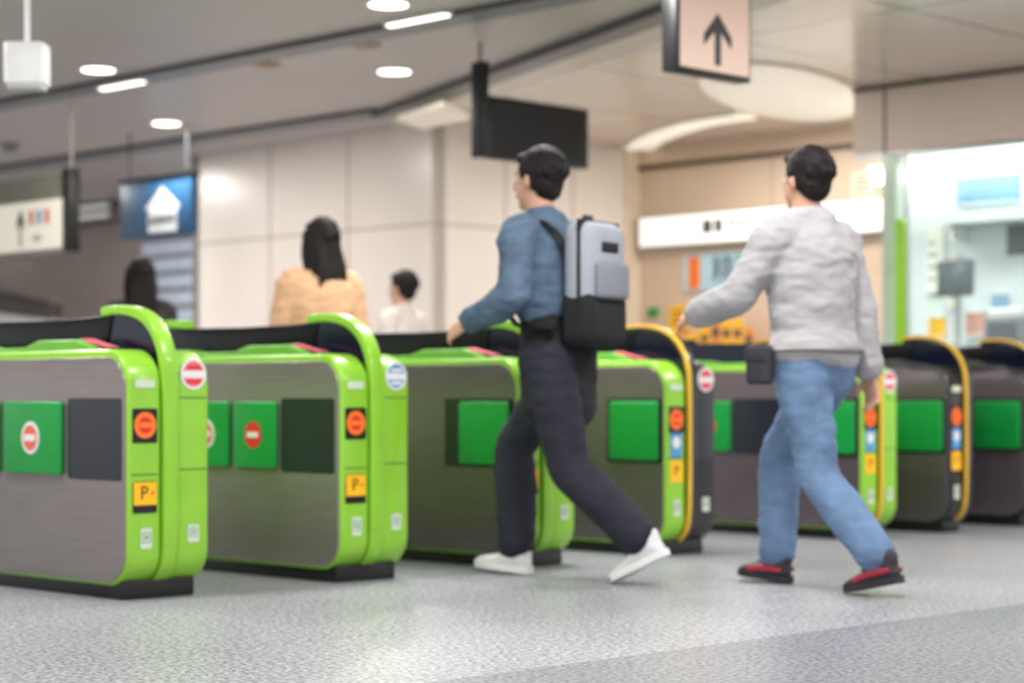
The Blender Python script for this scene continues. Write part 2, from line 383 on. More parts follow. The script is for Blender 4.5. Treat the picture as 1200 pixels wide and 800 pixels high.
flat('rail_edge', [(0, 2.09), (2.3, 1.75), (2.3, 1.78), (0, 2.13)], .12, mat('rail_edge', (140, 130, 120), .4), None, e, z0=-.01)

cS = 11.2
def hang_sign_white():
    a = at_c(cS, -40, 290); b = at_c(cS, 80, 290); w = (b-a).length; z0 = CAMZ+(HY-292)*b.y/F; z1 = CAMZ+(HY-231)*b.y/F; h = z1-z0
    M = frame((a.x, a.y, z0), -L, Z)
    e = empty('direction_sign', M, 'white illuminated direction sign with arrow and coloured squares', 'sign')
    box('sign_case', (0, -.01, -.05), (w, h+.01, .05), mat('case_grey', (150, 146, 136), .4), e)
    flat('sign_face', rect(.01, w-.01, .01, h-.01), .004, mat('lit_cream', (246, 240, 222), .4, var=.01, emit=.35), None, e, z0=.05)
    pm = b.y/F
    ax = w-(80-12)*pm/S*.93
    ink = mat('sign_ink', (40, 40, 44), .5)
    flat('arrow', [(ax-.011, .04), (ax+.011, .04), (ax+.011, h*.62), (ax+.05, h*.45), (ax+.05, h*.58), (ax, h*.85), (ax-.05, h*.58), (ax-.05, h*.45), (ax-.011, h*.62)], .003, ink, None, e, z0=.054)
    for i, m in enumerate((mat('lineorange', (232, 96, 50), .5), mat('lineblue', (90, 170, 210), .5), MATS['lineorange'])):
        flat('line_square', rect(ax+.12+i*.1, ax+.17+i*.1, h*.52, h*.8), .003, m, None, e, z0=.054)
    text('lettering', '出口', .055, ink, Matrix.Translation((ax+.22, h*.25, .056)), e)
    box('end_post', (w, -.02, -.05), (w+.07, h+.2, .05), BLACK, e, bevel=.006)
    box('hanger', (w+.03, h+.2, -.006), (w+.042, ZC-z0, .006), MATS['case_grey'], e); box('hanger', (.1, h, -.015), (.13, ZC-z0, .015), BLACK, e)
    box('sign_cap', (0, h+.01, -.05), (w, h+.17, .03), mat('cap_green_grey', (140, 140, 122), .5), e)
hang_sign_white()
def hang_sign_blue():
    c = 13.6
    a = at_c(c, 145, 280); b = at_c(c, 228, 276); w = (b-a).length
    z0 = CAMZ+(HY-282)*a.y/F; h = .46
    M = frame((a.x, a.y, z0), -L, Z)
    e = empty('direction_sign', M, 'blue hanging sign with white house-shaped arrow and black characters', 'sign')
    box('sign_board', (0, 0, -.03), (w, h, .03), mat('sign_blue', (44, 88, 128), .4, emit=.05), e, bevel=.005)
    cx = w*.6
    flat('house_arrow', [(cx-.19, .04), (cx+.19, .04), (cx+.19, .23), (cx+.24, .23), (cx, .40), (cx-.24, .23), (cx-.19, .23)], .003, mat('white_lit', (225, 228, 230), .5, emit=.05), None, e, z0=.03)
    text('lettering', '自動精算', .09, mat('sign_ink', (40, 40, 44)), Matrix.Translation((cx, .13, .035)), e)
    box('hanger', (.08, h, -.006), (.092, ZC-z0, .006), DKGREY, e); box('hanger', (w-.1, h, -.006), (w-.088, ZC-z0, .006), DKGREY, e)
    box('sign_topcap', (-.02, h, -.04), (w+.02, h+.03, .04), BLACK, e)
hang_sign_blue()

e = empty('arrow_sign', frame((.78, 9.76, 2.3), R, Z), 'square cream hanging sign with black arrow and thick black frame', 'sign')
W = .575
box('sign_case', (0, 0, -.09), (W, .56, 0), BLACK, e, bevel=.008)
flat('sign_face', rect(.03, W-.02, .025, .54), .004, mat('face_peach', (228, 196, 174), .4, var=.02, emit=.3), None, e, z0=0)
cx = .31; ink = MATS['sign_ink']
flat('arrow', [(cx-.022, .055), (cx+.022, .055), (cx+.022, .22), (cx+.105, .145), (cx+.105, .20), (cx, .31), (cx-.105, .20), (cx-.105, .145), (cx-.022, .22)], .003, ink, None, e, z0=.004)
box('hanger', (.06, .56, -.06), (.09, .6, -.03), BLACK, e); box('hanger', (W-.09, .56, -.06), (W-.06, .6, -.03), BLACK, e)
e = empty('display_board', frame((-.18, 12.4, 2.2), R, Z), 'black hanging display board seen from its unlit side with end post', 'display')
box('board_case', (.05, .0, -.09), (.95, .38, 0), BLACK, e, bevel=.012)
box('end_post', (0, 0, -.1), (.05, .58, .01), BLACK, e, bevel=.006)
box('hanger', (.018, .58, -.05), (.03, .7, -.038), DKGREY, e)
flat('board_screen', rect(.08, .92, .03, .35), .003, mat('screen_black', (26, 24, 26), .3), None, e, z0=0)

e = empty('pendant_speaker', Matrix.Translation((-2.13, 9.0, 2.09)), 'white pendant speaker housing on a thin white rod', 'speaker')
bmh = rrect(-.088, .088, -.088, .088, .03, 6)
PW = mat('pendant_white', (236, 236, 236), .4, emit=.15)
prism('housing', [(x, y, .02) for x, y in bmh], [(x, y, .2) for x, y in bmh], PW, e, bevel=.008)
prism('grille', [(x*.85, y*.85, 0) for x, y in bmh], [(x*.85, y*.85, .02) for x, y in bmh], mat('grille', (200, 200, 200), .5), e)
prism('rod', [(x, y, .2) for x, y in circ(0, 0, .012, 12)], [(x, y, .79) for x, y in circ(0, 0, .012, 12)], PW, e)
prism('canopy_cap', [(x, y, .78) for x, y in circ(0, 0, .05, 20)], [(x, y, .81) for x, y in circ(0, 0, .05, 20)], PW, e)

LENS = mat('downlight_lens', (255, 246, 228), .4, var=0, emit=5)
def area(loc, size, power, shape='DISK', color=(1, .96, .91), sy=None, rot=(0, 0, 0)):
    l = bpy.data.lights.new('lamp', 'AREA'); l.shape = shape; l.size = size
    if sy: l.size_y = sy
    l.energy = power; l.color = color
    o = bpy.data.objects.new('lamp', l); o.location = loc; o.rotation_euler = rot; COL.objects.link(o); return o
for x, y in ((115, 80), (462, 82), (195, 143), (455, 3)):
    p = at_ceil(x, y)
    e = empty('downlight', Matrix.Translation(p), 'round recessed ceiling downlight with white rim', 'light', 'ceiling downlights')
    c = circ(0, 0, .13, 28); c2 = circ(0, 0, .105, 28)
    prism('rim', [(a, b, -.012) for a, b in c], [(a, b, -.0005) for a, b in c], WHITE, e)
    prism('lens', [(a, b, -.016) for a, b in c2], [(a, b, -.01) for a, b in c2], LENS, e)
    area((p.x, p.y, p.z-.03), .2, 36)
for x, y in ((143, 96), (490, 19)):
    p = at_ceil(x, y)
    e = empty('linear_light', frame(p, -L, Vector((-S, -S, 0))), 'short slim recessed linear ceiling light', 'light', 'linear ceiling lights')
    flat('rim', rrect(-.27, .27, -.05, .05, .03), .02, WHITE, None, e, z0=.004)
    flat('lens', rrect(-.25, .25, -.035, .035, .03), .006, mat('linear_lens', (255, 250, 238), .4, var=0, emit=3), None, e, z0=.024)
for x, y in ((312, 75), (428, 52), (12, 168)):
    p = at_ceil(x, y)
    e = empty('ceiling_vent' if x > 20 else 'smoke_detector', Matrix.Translation(p), 'small round beige ceiling vent' if x > 20 else 'grey domed smoke detector on the ceiling', 'vent' if x > 20 else 'detector')
    vm = mat('vent_beige', (190, 158, 130), .5) if x > 20 else mat('detector_grey', (140, 140, 140), .5)
    c = circ(0, 0, .1, 24); c2 = circ(0, 0, .07, 24); d = .012 if x > 20 else .06
    prism('plate', [(a, b, -.01) for a, b in c], [(a, b, -.0005) for a, b in c], vm, e)
    prism('dome', [(a*.8, b*.8, -d-.01) for a, b in c2], [(a, b, -.01) for a, b in c2], vm, e)
e = empty('suspended_ceiling_panel', Matrix.Translation((-.57, 14.9, 2.75)), 'cream rectangular panel suspended just below the ceiling', 'panel')
qs = [(.10, -.8), (.26, -.1), (-.10, .42), (-.26, -.05)]
prism('panel', [(x, y, 0) for x, y in qs], [(x, y, .04) for x, y in qs], mat('panel_cream', (236, 224, 204), .5, emit=.3), e, bevel=.006)  # glow put into the panel colour so it stands out bright
for x, y in ((.1, -.4), (-.08, .15)): box('hanger', (x-.006, y-.006, .04), (x+.006, y+.006, .15), SLOT, e)
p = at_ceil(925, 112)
e = empty('ceiling_highlight_oval', Matrix.Translation((p.x-.05, p.y-.1, ZC)) @ Matrix.Rotation(math.radians(-20), 4, 'Z'), 'large oval painted highlight glowing on the cream ceiling', 'light')  # emissive oval imitates highlights reflected in the glossy ceiling
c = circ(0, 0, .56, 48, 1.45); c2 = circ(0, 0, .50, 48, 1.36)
prism('highlight_rim', [(a, b, -.012) for a, b in c], [(a, b, -.0005) for a, b in c], CE2, e)
prism('highlight_glow', [(a, b, -.016) for a, b in c2], [(a, b, -.012) for a, b in c2], mat('painted_highlight', (250, 240, 224), .3, var=.04, scale=1.5, emit=.28), e)
e = empty('ceiling_highlight_arc', Matrix.Identity(4), 'slim curved painted highlight glowing on the cream ceiling', 'light')  # glowing arc painted in place of a bright ceiling reflection
arc = [at_ceil(x, y) for x, y in ((748, 172), (762, 162), (785, 152), (815, 143), (850, 137), (875, 134))]
for nm, wd, dz, mm in (('arc_backing', .17, .02, PALEB), ('arc_glow', .12, .026, mat('painted_highlight_arc', (255, 246, 230), .4, emit=.55))):
    bm = bmesh.new(); rows = []
    for i, q in enumerate(arc):
        d = (arc[min(i+1, len(arc)-1)]-arc[max(i-1, 0)]).normalized(); n_ = Vector((-d.y, d.x, 0))
        z1 = Vector((0, 0, -.001))
        rows.append([bm.verts.new(q+n_*wd+Vector((0, 0, -dz))), bm.verts.new(q-n_*wd+Vector((0, 0, -dz))), bm.verts.new(q-n_*wd+z1), bm.verts.new(q+n_*wd+z1)])
    for i in range(len(rows)-1):
        for j in range(4): bm.faces.new((rows[i][j], rows[i][(j+1) % 4], rows[i+1][(j+1) % 4], rows[i+1][j]))
    bm.faces.new(rows[0]); bm.faces.new(rows[-1][::-1]); fin(bm, nm, mm, e)

LP = 76
for i, (x, y) in enumerate(((-2.6, 3.2), (.8, 3.2), (-2.6, 6.4), (.8, 6.6), (4.0, 6.6), (-3.6, 9.4), (.2, 9.5), (3.6, 10.0), (6.4, 9.0))):  # out-of-view panels added over the concourse as fill light
    e = empty('added_fill_panel', Matrix.Translation((x, y, ZC)) @ Matrix.Rotation(math.radians(45), 4, 'Z'), 'added rectangular white fill light panel on the ceiling', 'light', 'added concourse fill lights')
    box('housing', (-.65, -.2, -.03), (.65, .2, 0), WHITE, e, bevel=.005)
    box('diffuser', (-.62, -.17, -.036), (.62, .17, -.03), mat('fill_diff', (255, 250, 240), .4, var=0, emit=3), e)
    area((x, y, ZC-.05), 1.2, LP, 'RECTANGLE', (1, .98, .965), .32, (0, 0, math.radians(45)))
for x, y in ((-4.6, 18.3), (-3.3, 19.0)): area((x, y, ZC-.05), .8, 90, 'RECTANGLE', (1, .97, .93), .3)  # bare fill lamps added to brighten the passage
p = at_c(17.6, 1130, 0); area((p.x, p.y, ZC-.05), 1.6, 62, 'RECTANGLE', (.97, 1, .99), .4, (0, 0, -math.radians(45)))  # extra fill lamp added to brighten the office interior
p = at_c(17.2, 850, 0); area((p.x, p.y, ZC-.05), 1.2, 34, 'RECTANGLE', (1, .96, .91), .4, (0, 0, -math.radians(45)))

# ------------------------------------------------------------ ticket gates
Z0 = .05
def arc_path():
    return [(.16, .048), (.07, .058), (.015, .10), (-.012, .2), (-.016, .5), (-.014, .80), (-.002, .90), (.035, .975), (.09, 1.03), (.17, 1.068), (.28, 1.085), (.40, 1.08)]
def smooth_path(p, n=3):
    out = []
    for i in range(len(p)-1):
        p0 = Vector(p[max(i-1, 0)]); p1 = Vector(p[i]); p2 = Vector(p[i+1]); p3 = Vector(p[min(i+2, len(p)-1)])
        for j in range(n):
            t = j/n
            out.append(.5*((2*p1)+(-p0+p2)*t+(2*p0-5*p1+4*p2-p3)*t*t+(-p0+3*p1-3*p2+p3)*t**3))
    out.append(Vector(p[-1])); return out
def ribbon_poly(path, th):
    out = []
    for i, p in enumerate(path):
        a = path[max(i-1, 0)]; b = path[min(i+1, len(path)-1)]; d = (b-a).normalized(); n = Vector((d.y, -d.x))
        out.append(p+n*th)
    return out
def yz(name, pts, x0, x1, m, parent, bevel=0):
    return prism(name, [(x0, p[0], p[1]) for p in pts], [(x1, p[0], p[1]) for p in pts], m, parent, None, bevel)
def end_M(x, z, d=0): return frame((x, -.002-d, z), (1, 0, 0), Z)
def side_M(y, z, d=0): return frame((-d, y, z), (0, -1, 0), Z)
GL = 1.66
def no_entry(parent, M, r, style):
    e = flat('round_emblem', circ(0, 0, r), .002, WHITE if style == 'pink' else RED, M, parent)
    if style == 'pink':
        flat('emblem_ring', circ(0, 0, r*.78), .002, mat('soft_red', (226, 110, 90), .5), Matrix.Translation((0, 0, .002)), e)
        flat('emblem_bar', rect(-r*.6, r*.6, -r*.2, r*.2), .002, WHITE, Matrix.Translation((0, 0, .004)), e)
    else:
        flat('emblem_bar', rect(-r*.65, r*.65, -r*.2, r*.2), .002, WHITE, Matrix.Translation((0, 0, .003)), e)
def gate(t, W=.36, recess=(), doors=(), near=GREEN, far=GREEN, rib=GREEN, ribedge=None, steel=STEEL, stickers='full', farcol=None, label='', lamp=None, single=False):
    p = Vector((-1.386+t, 7.39+t, 0))
    e = empty('ticket_gate', Matrix.Translation(p) @ Matrix.Rotation(math.radians(45), 4, 'Z'), label, 'ticket gate', 'row of ticket gates')
    g = e
    box('plinth', (.015, .05, 0), (W-.03, GL-.05, .07), BLACK, g, bevel=.006)
    uw = .145 if not single else W-.07
    prof = rrect(0, GL, Z0, .915, .13, 9)
    yz('body_shell', prof, 0, uw, near, g, bevel=.014)
    if not single:
        yz('body_shell', prof, W-uw, W, far, g, bevel=.014)
        x0, x1 = uw+.003, W-uw-.003
    else:
        x0, x1 = uw+.003, W
    core = rrect(.03, GL-.03, Z0+.01, .90, .12, 6)
    yz('core', core, uw-.002, x1+.001 if not single else W-.004, BLACK, g)
    pn = rrect(.012, GL-.012, Z0+.012, .885, .115, 9)
    yz('side_panel', pn, -.006, .01, steel, g, bevel=.003)
    lid = [(.20, .90), (.26, .925), (.36, .955), (.62, .955), (.72, .93), (1.0, .93), (1.1, .945), (1.35, .945), (1.45, .90)]
    yz('top_lid', lid, .012, uw-.01, GREEN2 if near is GREEN else near, g, bevel=.008)
    rd = yz('card_reader', [(.14, .90), (.14, .915), (.27, .936), (.38, .962), (.42, .955), (.42, .90)], .05, uw-.02, RECESS, g, bevel=.004)
    if near is GREEN:
        yz('reader_marking', [(.19, .92), (.19, .925), (.27, .940), (.36, .960), (.36, .95)], .045, uw-.05, PINK, rd)
    path = smooth_path(arc_path()); inn = ribbon_poly(path, .036)
    poly = list(path)+list(inn[::-1])
    cx = (x0+x1)/2
    for flip in (False, True):
        pp = [(GL-a[0], a[1]) if flip else (a[0], a[1]) for a in poly]
        yz('arch_rib', pp, x0, x1, rib, g, bevel=.006)
        if ribedge:
            th = ribbon_poly(path, -.004); pe = list(th)+list(ribbon_poly(path, .01)[::-1])
            pp = [(GL-a[0], a[1]) if flip else (a[0], a[1]) for a in pe]
            yz('rib_stripe', pp, x0-.001, x0+.018, ribedge, g)
    up = [(a.x, a.y) for a in inn if a.y > .88 and a.x < .42]
    low = [(.5, 1.035), (.62, 1.03), (GL/2, 1.03)]
    half = up+low
    full = half+[(GL-a, b) for a, b in half[::-1]]
    full = full+[(GL-.05, .88), (.05, .88)]
    yz('canopy_glass', full, cx-.02, cx+.02, NAVY, g)
    top = [(.33, 1.05), (.5, 1.044), (GL/2, 1.04), (GL-.5, 1.044), (GL-.33, 1.05), (GL-.33, .935), (GL-.6, .925), (.6, .925), (.36, .935)]
    yz('canopy_spine', top, x0+.004, x1-.004, SMOKE, g, bevel=.006)
    for (a, b) in recess:
        yz('flap_recess', rrect(a, b, .435, .735, .012, 3), -.0085, .0, RECESS, g)
    for (a, b, st) in doors:
        d = yz('door_flap', rrect(a, b, .448, .722, .016, 4), -.03, -.0095, DOORG, g, bevel=.007)
        if st: no_entry(d, side_M((a+b)/2, .585, .0305), .062 if st == 'pink' else .055, st)
    for z in (.47, .735):
        box('seam', (W-uw+.012 if not single else .012, -.0012, z), ((W if not single else uw)-.012, .004, z+.004), DKGREY, g)
    box('seam', (.012, -.0012, .455), (uw-.012, .004, .459), DKGREY, g)
    ux = uw/2
    def st(m, x, z, w, h, name='sticker'): return flat(name, rrect(-w/2, w/2, -h/2, h/2, .006, 3), .0015, m, end_M(x, z), g)
    s = st(BLACK, ux, .635, .108, .125)
    flat('symbol', circ(0, 0, .048), .0012, ORANGE, Matrix.Translation((0, .002, .0015)), s)
    flat('symbol', circ(0, 0, .030), .0012, RED, Matrix.Translation((0, .002, .0027)), s)
    flat('symbol', rect(-.03, .03, -.008, .012), .0012, ORANGE, Matrix.Translation((0, 0, .0039)), s)
    s = st(BLACK if stickers == 'full' else BLUES, ux, .375 if stickers == 'full' else .52, .105 if stickers == 'full' else .08, .115)
    if stickers == 'full':
        flat('symbol', rect(-.05, .05, -.028, .055), .0012, YELS, Matrix.Translation((0, 0, .0015)), s)
        text('symbol', 'P', .07, BLACK, Matrix.Translation((-.005, .014, .0035)), s, .0004)
        text('symbol', '▸', .05, RED, Matrix.Translation((.034, .014, .0035)), s, .0004)
    else:
        flat('symbol', circ(0, .01, .028), .0012, WHITE, Matrix.Translation((0, 0, .0015)), s)
        s = st(YELS, ux, .395, .09, .10)
        text('symbol', 'P', .07, BLACK, Matrix.Translation((0, 0, .002)), s, .0004)
    s = st(mat('pale_sticker', (206, 222, 196), .5), ux+.005, .225, .05, .075)
    text('symbol', '▣', .05, MATS['line_grey'], Matrix.Translation((0, 0, .002)), s, .0004)
    s = st(MATS['pale_sticker'], ux, .80-.012, .085, .03)
    if not single:
        fx = W-uw/2
        fc = farcol or (PINK, RED)
        s = flat('round_sticker', circ(0, 0, .058), .0015, WHITE, end_M(fx, .855-.03), g)
        flat('symbol', circ(0, 0, .048), .001, fc[0], Matrix.Translation((0, 0, .0015)), s)
        flat('symbol', rect(-.05, .05, -.015, .012), .001, WHITE, Matrix.Translation((0, 0, .0027)), s)
        flat('symbol', rect(-.03, .03, .018, .03), .001, fc[1], Matrix.Translation((0, 0, .0027)), s)
        flat('symbol', rect(-.03, .03, -.035, -.022), .001, fc[1], Matrix.Translation((0, 0, .0027)), s)
        s = flat('sticker', rrect(-.026, .026, -.033, .033, .005, 3), .0015, MATS['pale_sticker'], end_M(fx, .235), g)
        text('symbol', '▣', .045, MATS['line_grey'], Matrix.Translation((0, 0, .002)), s, .0004)
    if lamp:
        yz('status_lamp', rrect(lamp-.035, lamp+.035, .60, .69, .02, 4), -.02, -.005, REDLED, g, bevel=.004)
    return e
D1 = ((.40, .80, 'pink'), (.84, 1.22, 'pink'))
gate(0, recess=((.03, .38), (1.25, 1.6)), doors=D1, label='lime green and steel ticket gate with white round door emblem')
gate(.711, recess=((.035, .37), (1.1, 1.5)), doors=((.385, .665, 'red'), (.70, 1.0, 'pink')), farcol=(BLUES, WHITE), label='lime green and steel ticket gate with red no-entry emblem')
gate(1.411, recess=((.02, .45),), doors=((.035, .34, None), (.9, 1.3, None)), steel=STEELD, label='lime green ticket gate with dark steel side, behind walking man')
BLKP = mat('gloss_black_paint', (26, 24, 28), .25, coat=.4)
gate(2.098, recess=((.015, .36),), doors=((.03, .33, None), (.9, 1.3, None)), far=BLKP, rib=BLKP, ribedge=YEL, stickers='short', steel=STEELD, label='lime and black ticket gate with yellow striped arch, pink emblem')
gate(3.193, W=.32, recess=((.015, .35), (.5, .84)), doors=((.03, .33, None), (.85, 1.15, 'red')), rib=BLKP, ribedge=YEL, stickers='short', steel=STEELD, lamp=.44, label='lime green ticket gate with yellow striped arch, red lamp')
gate(3.766, W=.21, recess=((.015, .36),), doors=((.03, .33, None), (.9, 1.3, None)), near=BLKP, rib=BLKP, ribedge=YEL, stickers='short', steel=STEELD, single=True, label='narrow black ticket gate with yellow striped arch and green door')
gate(4.33, W=.21, recess=((.015, .36),), doors=((.03, .33, None), (.9, 1.3, None)), near=BLKP, rib=BLKP, ribedge=YEL, stickers='short', steel=STEELD, single=True, label='narrow black ticket gate beside the glazed office')

# ------------------------------------------------------------ people
def catmull(pts, n=4):
    out = []
    for i in range(len(pts)-1):
        q = [pts[max(i-1, 0)], pts[i], pts[i+1], pts[min(i+2, len(pts)-1)]]
        for j in range(n):
            t = j/n
            def f(a, b, c, d): return .5*((2*b)+(-a+c)*t+(2*a-5*b+4*c-d)*t*t+(-a+3*b-3*c+d)*t**3)
            out.append((f(*[v[0] for v in q]), f(*[v[1] for v in q]), f(*[v[2] for v in q])))
    out.append(pts[-1]); return out
def tube(bm, pts, side=(0, 1, 0), seg=16, n=3):
    pts = [(Vector(p[0]), p[1], p[2] if len(p) > 2 else p[1]) for p in pts]
    pts = catmull(pts, n)
    t0 = (pts[1][0]-pts[0][0]).normalized(); t1 = (pts[-1][0]-pts[-2][0]).normalized()
    head = [(pts[0][0]-t0*min(pts[0][1], pts[0][2])*math.sin(a)*.8, pts[0][1]*math.cos(a), pts[0][2]*math.cos(a)) for a in (1.35, 1.0, .5)]
    tail = [(pts[-1][0]+t1*min(pts[-1][1], pts[-1][2])*math.sin(a)*.8, pts[-1][1]*math.cos(a), pts[-1][2]*math.cos(a)) for a in (.5, 1.0, 1.35)]
    allp = head+pts+tail; rings = []
    side = Vector(side)
    for i, (p, a, b) in enumerate(allp):
        t = (allp[min(i+1, len(allp)-1)][0]-allp[max(i-1, 0)][0]).normalized()
        s = (side-t*side.dot(t)); s = s.normalized() if s.length > 1e-3 else t.orthogonal().normalized()
        u = t.cross(s)
        rings.append([bm.verts.new(p+s*a*math.cos(2*math.pi*j/seg)+u*b*math.sin(2*math.pi*j/seg)) for j in range(seg)])
    for i in range(len(rings)-1):
        for j in range(seg):
            bm.faces.new((rings[i][j], rings[i][(j+1) % seg], rings[i+1][(j+1) % seg], rings[i+1][j]))
    bm.faces.new(rings[0][::-1]); bm.faces.new(rings[-1])
def ell(bm, c, r, M3=None):
    M = Matrix.Translation(Vector(c)) @ (M3.to_4x4() if M3 else Matrix.Identity(4)) @ Matrix.Diagonal((r[0], r[1], r[2], 1))
    bmesh.ops.create_icosphere(bm, subdivisions=3, radius=1, matrix=M)
def remeshed(bm, name, m, parent, voxel, sc, smooth=4, wr=0, wf=9, wz=1.6):
    bmesh.ops.recalc_face_normals(bm, faces=bm.faces[:])
    me = bpy.data.meshes.new(name); bm.to_mesh(me); bm.free()
    me.transform(Matrix.Scale(sc, 4))
    t = bpy.data.objects.new('tmp', me); COL.objects.link(t)
    r = t.modifiers.new('r', 'REMESH'); r.mode = 'VOXEL'; r.voxel_size = voxel
    s = t.modifiers.new('s', 'SMOOTH'); s.iterations = smooth; s.factor = .5
    bpy.context.view_layer.update()
    me2 = bpy.data.meshes.new_from_object(t.evaluated_get(bpy.context.evaluated_depsgraph_get())); me2.name = name
    bpy.data.objects.remove(t); bpy.data.meshes.remove(me)
    if wr:
        ns = [v.normal.copy() for v in me2.vertices]
        for v, nn_ in zip(me2.vertices, ns):
            c = v.co; d = noise.noise(Vector((c.x*wf, c.y*wf, c.z*wf*wz)))+.5*noise.noise(Vector((c.x*wf*2, c.y*wf*2, c.z*wf*wz*2.6))+Vector((3, 1, 7)))
            v.co = c+nn_*wr*d
    return mkobj(name, me2, m, parent, None, True)
def ik(a, b, l1, l2, pole):
    d = b-a; D = min(d.length, (l1+l2)*.998); dn = d.normalized()
    x = (l1*l1-l2*l2+D*D)/(2*D); h = math.sqrt(max(l1*l1-x*x, 0)); p = Vector(pole); p = (p-dn*p.dot(dn)).normalized()
    return a+dn*x+p*h
SKIN = mat('skin', (206, 158, 132), .5, var=.04); HAIRM = mat('dark_hair', (24, 18, 18), .7, var=.3, scale=60, bump=.4, stretch=(1, 1, .2), spec=.3)
LIP = mat('lips', (176, 104, 96), .5); EYEW = mat('eye_white', (230, 228, 224), .3); IRIS = mat('iris', (30, 20, 16), .2)
def hand(bm, W, d, n, t):
    d = d.normalized(); n = (n-d*n.dot(d)).normalized(); t = (t-d*t.dot(d)-n*t.dot(n)).normalized()
    tube(bm, [(W-d*.02, .026, .02), (W+d*.03, .036, .017), (W+d*.085, .040, .014)], side=t, seg=12)
    for off, ln, c in ((.030, .066, .5), (.010, .076, .45), (-.011, .070, .5), (-.031, .054, .6)):
        b = W+d*.082+t*off; pts = [(b-d*.01, .0088, .0088)]; q = b.copy(); ang = c*.35
        for f in (.45, .32, .23):
            v = d*math.cos(ang)+n*math.sin(ang)+t*off*1.2; q = q+v.normalized()*ln*f; pts.append((q.copy(), .0086-.0012*(len(pts)-1), .0086-.0012*(len(pts)-1))); ang += c
        tube(bm, pts, side=t, seg=8, n=2)
    b = W+d*.022+t*.028
    tube(bm, [(b, .013), (b+d*.03+t*.022+n*.008, .0108), (b+d*.058+t*.03+n*.018, .0085)], side=n, seg=8, n=2)
def person(label, loc, heading, H, pz=.90, lean=.03, ankL=(0, .1), ankR=(0, -.1), pitchL=0, pitchR=0,
           wrL=(.05, .26, .80), wrR=(.05, -.26, .80), head_yaw=0, top=None, topfat=.02, hem=-.1, legs=None, legfat=.018,
           shoe=None, sole=None, hair='short', under=None, fem=False, sleeve_pole=(-1, .4, -.3), wr_amp=.008, lace=None):
    e = empty('person', Matrix.Translation(Vector(loc)) @ Matrix.Rotation(math.radians(heading), 4, 'Z'), label, 'person')
    sc = H/1.72; V = Vector
    P = V((0, 0, pz))
    def sp(z, k=None):
        kk = max(0, z)/.7; return P+V((lean*kk, 0, z))
    shw = .168 if fem else .182
    sh = {1: sp(.475)+V((0, shw, 0)), -1: sp(.475)+V((0, -shw, 0))}
    wr = {1: V(wrL), -1: V(wrR)}
    el = {s: ik(sh[s], wr[s], .275, .255, (sleeve_pole[0], s*sleeve_pole[1], sleeve_pole[2])) for s in (1, -1)}
    hip = {1: P+V((0, .088, -.03)), -1: P+V((0, -.088, -.03))}
    an = {}
    for s, a, pt in ((1, ankL, pitchL), (-1, ankR, pitchR)):
        p = math.radians(pt); z = max(.085*math.cos(p)+.19*math.sin(p), .085)+.004
        if pt < 0: z = .085*math.cos(p)+.065*math.sin(-p)+.004
        an[s] = V((a[0], a[1], z))
    kn = {s: ik(hip[s], an[s], .425, .415, (1, s*.05, 0)) for s in (1, -1)}
    for s in (1, -1):
        d = wr[s]-el[s]; wr[s] = el[s]+d.normalized()*.255
    hc = sp(.70)
    HR = Matrix.Rotation(math.radians(head_yaw), 3, 'Z')
    def hp(x, y, z): return hc+HR @ V((x, y, z))
    def torso(bm, f, zlo=-.06, zhi=.52):
        prof = [(-.14, .165, .11), (-.06, .168, .118), (.02, .165, .115), (.12, .142 if not fem else .128, .10), (.25, .152, .108), (.38, .168, .115), (.46, .155, .098), (.52, .085, .07)]
        pts = [(sp(z), a+f, b+f) for z, a, b in prof if zlo-.001 <= z <= zhi+.001]
        if pts[0][0].z > sp(zlo).z+.02 or zlo < -.14:
            a, b = (prof[0] if zlo < 0 else prof[2] if zlo < .1 else prof[4])[1:]; pts = [(sp(zlo), a+f+.003, b+f+.003)]+pts
        tube(bm, pts, seg=24)
    def arm(bm, f, s, cuff=1.0):
        a, b, c = sh[s], el[s], wr[s]
        tube(bm, [(sp(.465)+V((0, s*.07, 0)), .05+f), (a-V((0, s*.01, 0)), .054+f), (a.lerp(b, .35), .047+f), (b, .04+f)], side=(1, 0, 0))
        tube(bm, [(b, .041+f), (b.lerp(c, .35), .040+f), (b.lerp(c, cuff), .027+f)], side=(1, 0, 0))
    def leg(bm, f, s, flare=0):
        a, b, c = hip[s], kn[s], an[s]
        tube(bm, [(a+V((0, -s*.01, .02)), .090+f, .10+f), (a.lerp(b, .3), .083+f), (a.lerp(b, .7), .066+f), (b, .056+f), (b.lerp(c, .3), .056+f+flare*.3), (b.lerp(c, .7), .043+f+flare), (b.lerp(c, .95), .037+f+flare)])
    bm = bmesh.new(); torso(bm, 0)
    tube(bm, [(sp(.49), .062, .058), (sp(.57)+V((.005, 0, 0)), .056, .056), (hc+V((-.01, 0, -.04)), .056, .058)])
    for s in (1, -1):
        arm(bm, 0, s); leg(bm, 0, s)
        d = (wr[s]-el[s]).normalized()
        inward = V((0, -s, 0)) if abs(d.z) > .5 else V((0, -s*.8, -.6))
        hand(bm, wr[s], d, inward, V((1, 0, .1)) if abs(d.z) > .5 else V((0, -s*.5, .8)))
        p = math.radians(pitchL if s == 1 else pitchR); RR = Matrix.Rotation(p, 3, 'Y')
        tube(bm, [(an[s]+RR @ V((-.035, 0, -.04)), .03), (an[s]+RR @ V((.05, 0, -.05)), .032, .026), (an[s]+RR @ V((.14, 0, -.062)), .032, .016)])
    ell(bm, hp(-.008, 0, .02), (.092, .074, .10), HR); ell(bm, hp(.022, 0, -.04), (.068, .058, .08), HR); ell(bm, hp(.058, 0, -.098), (.026, .028, .02), HR)
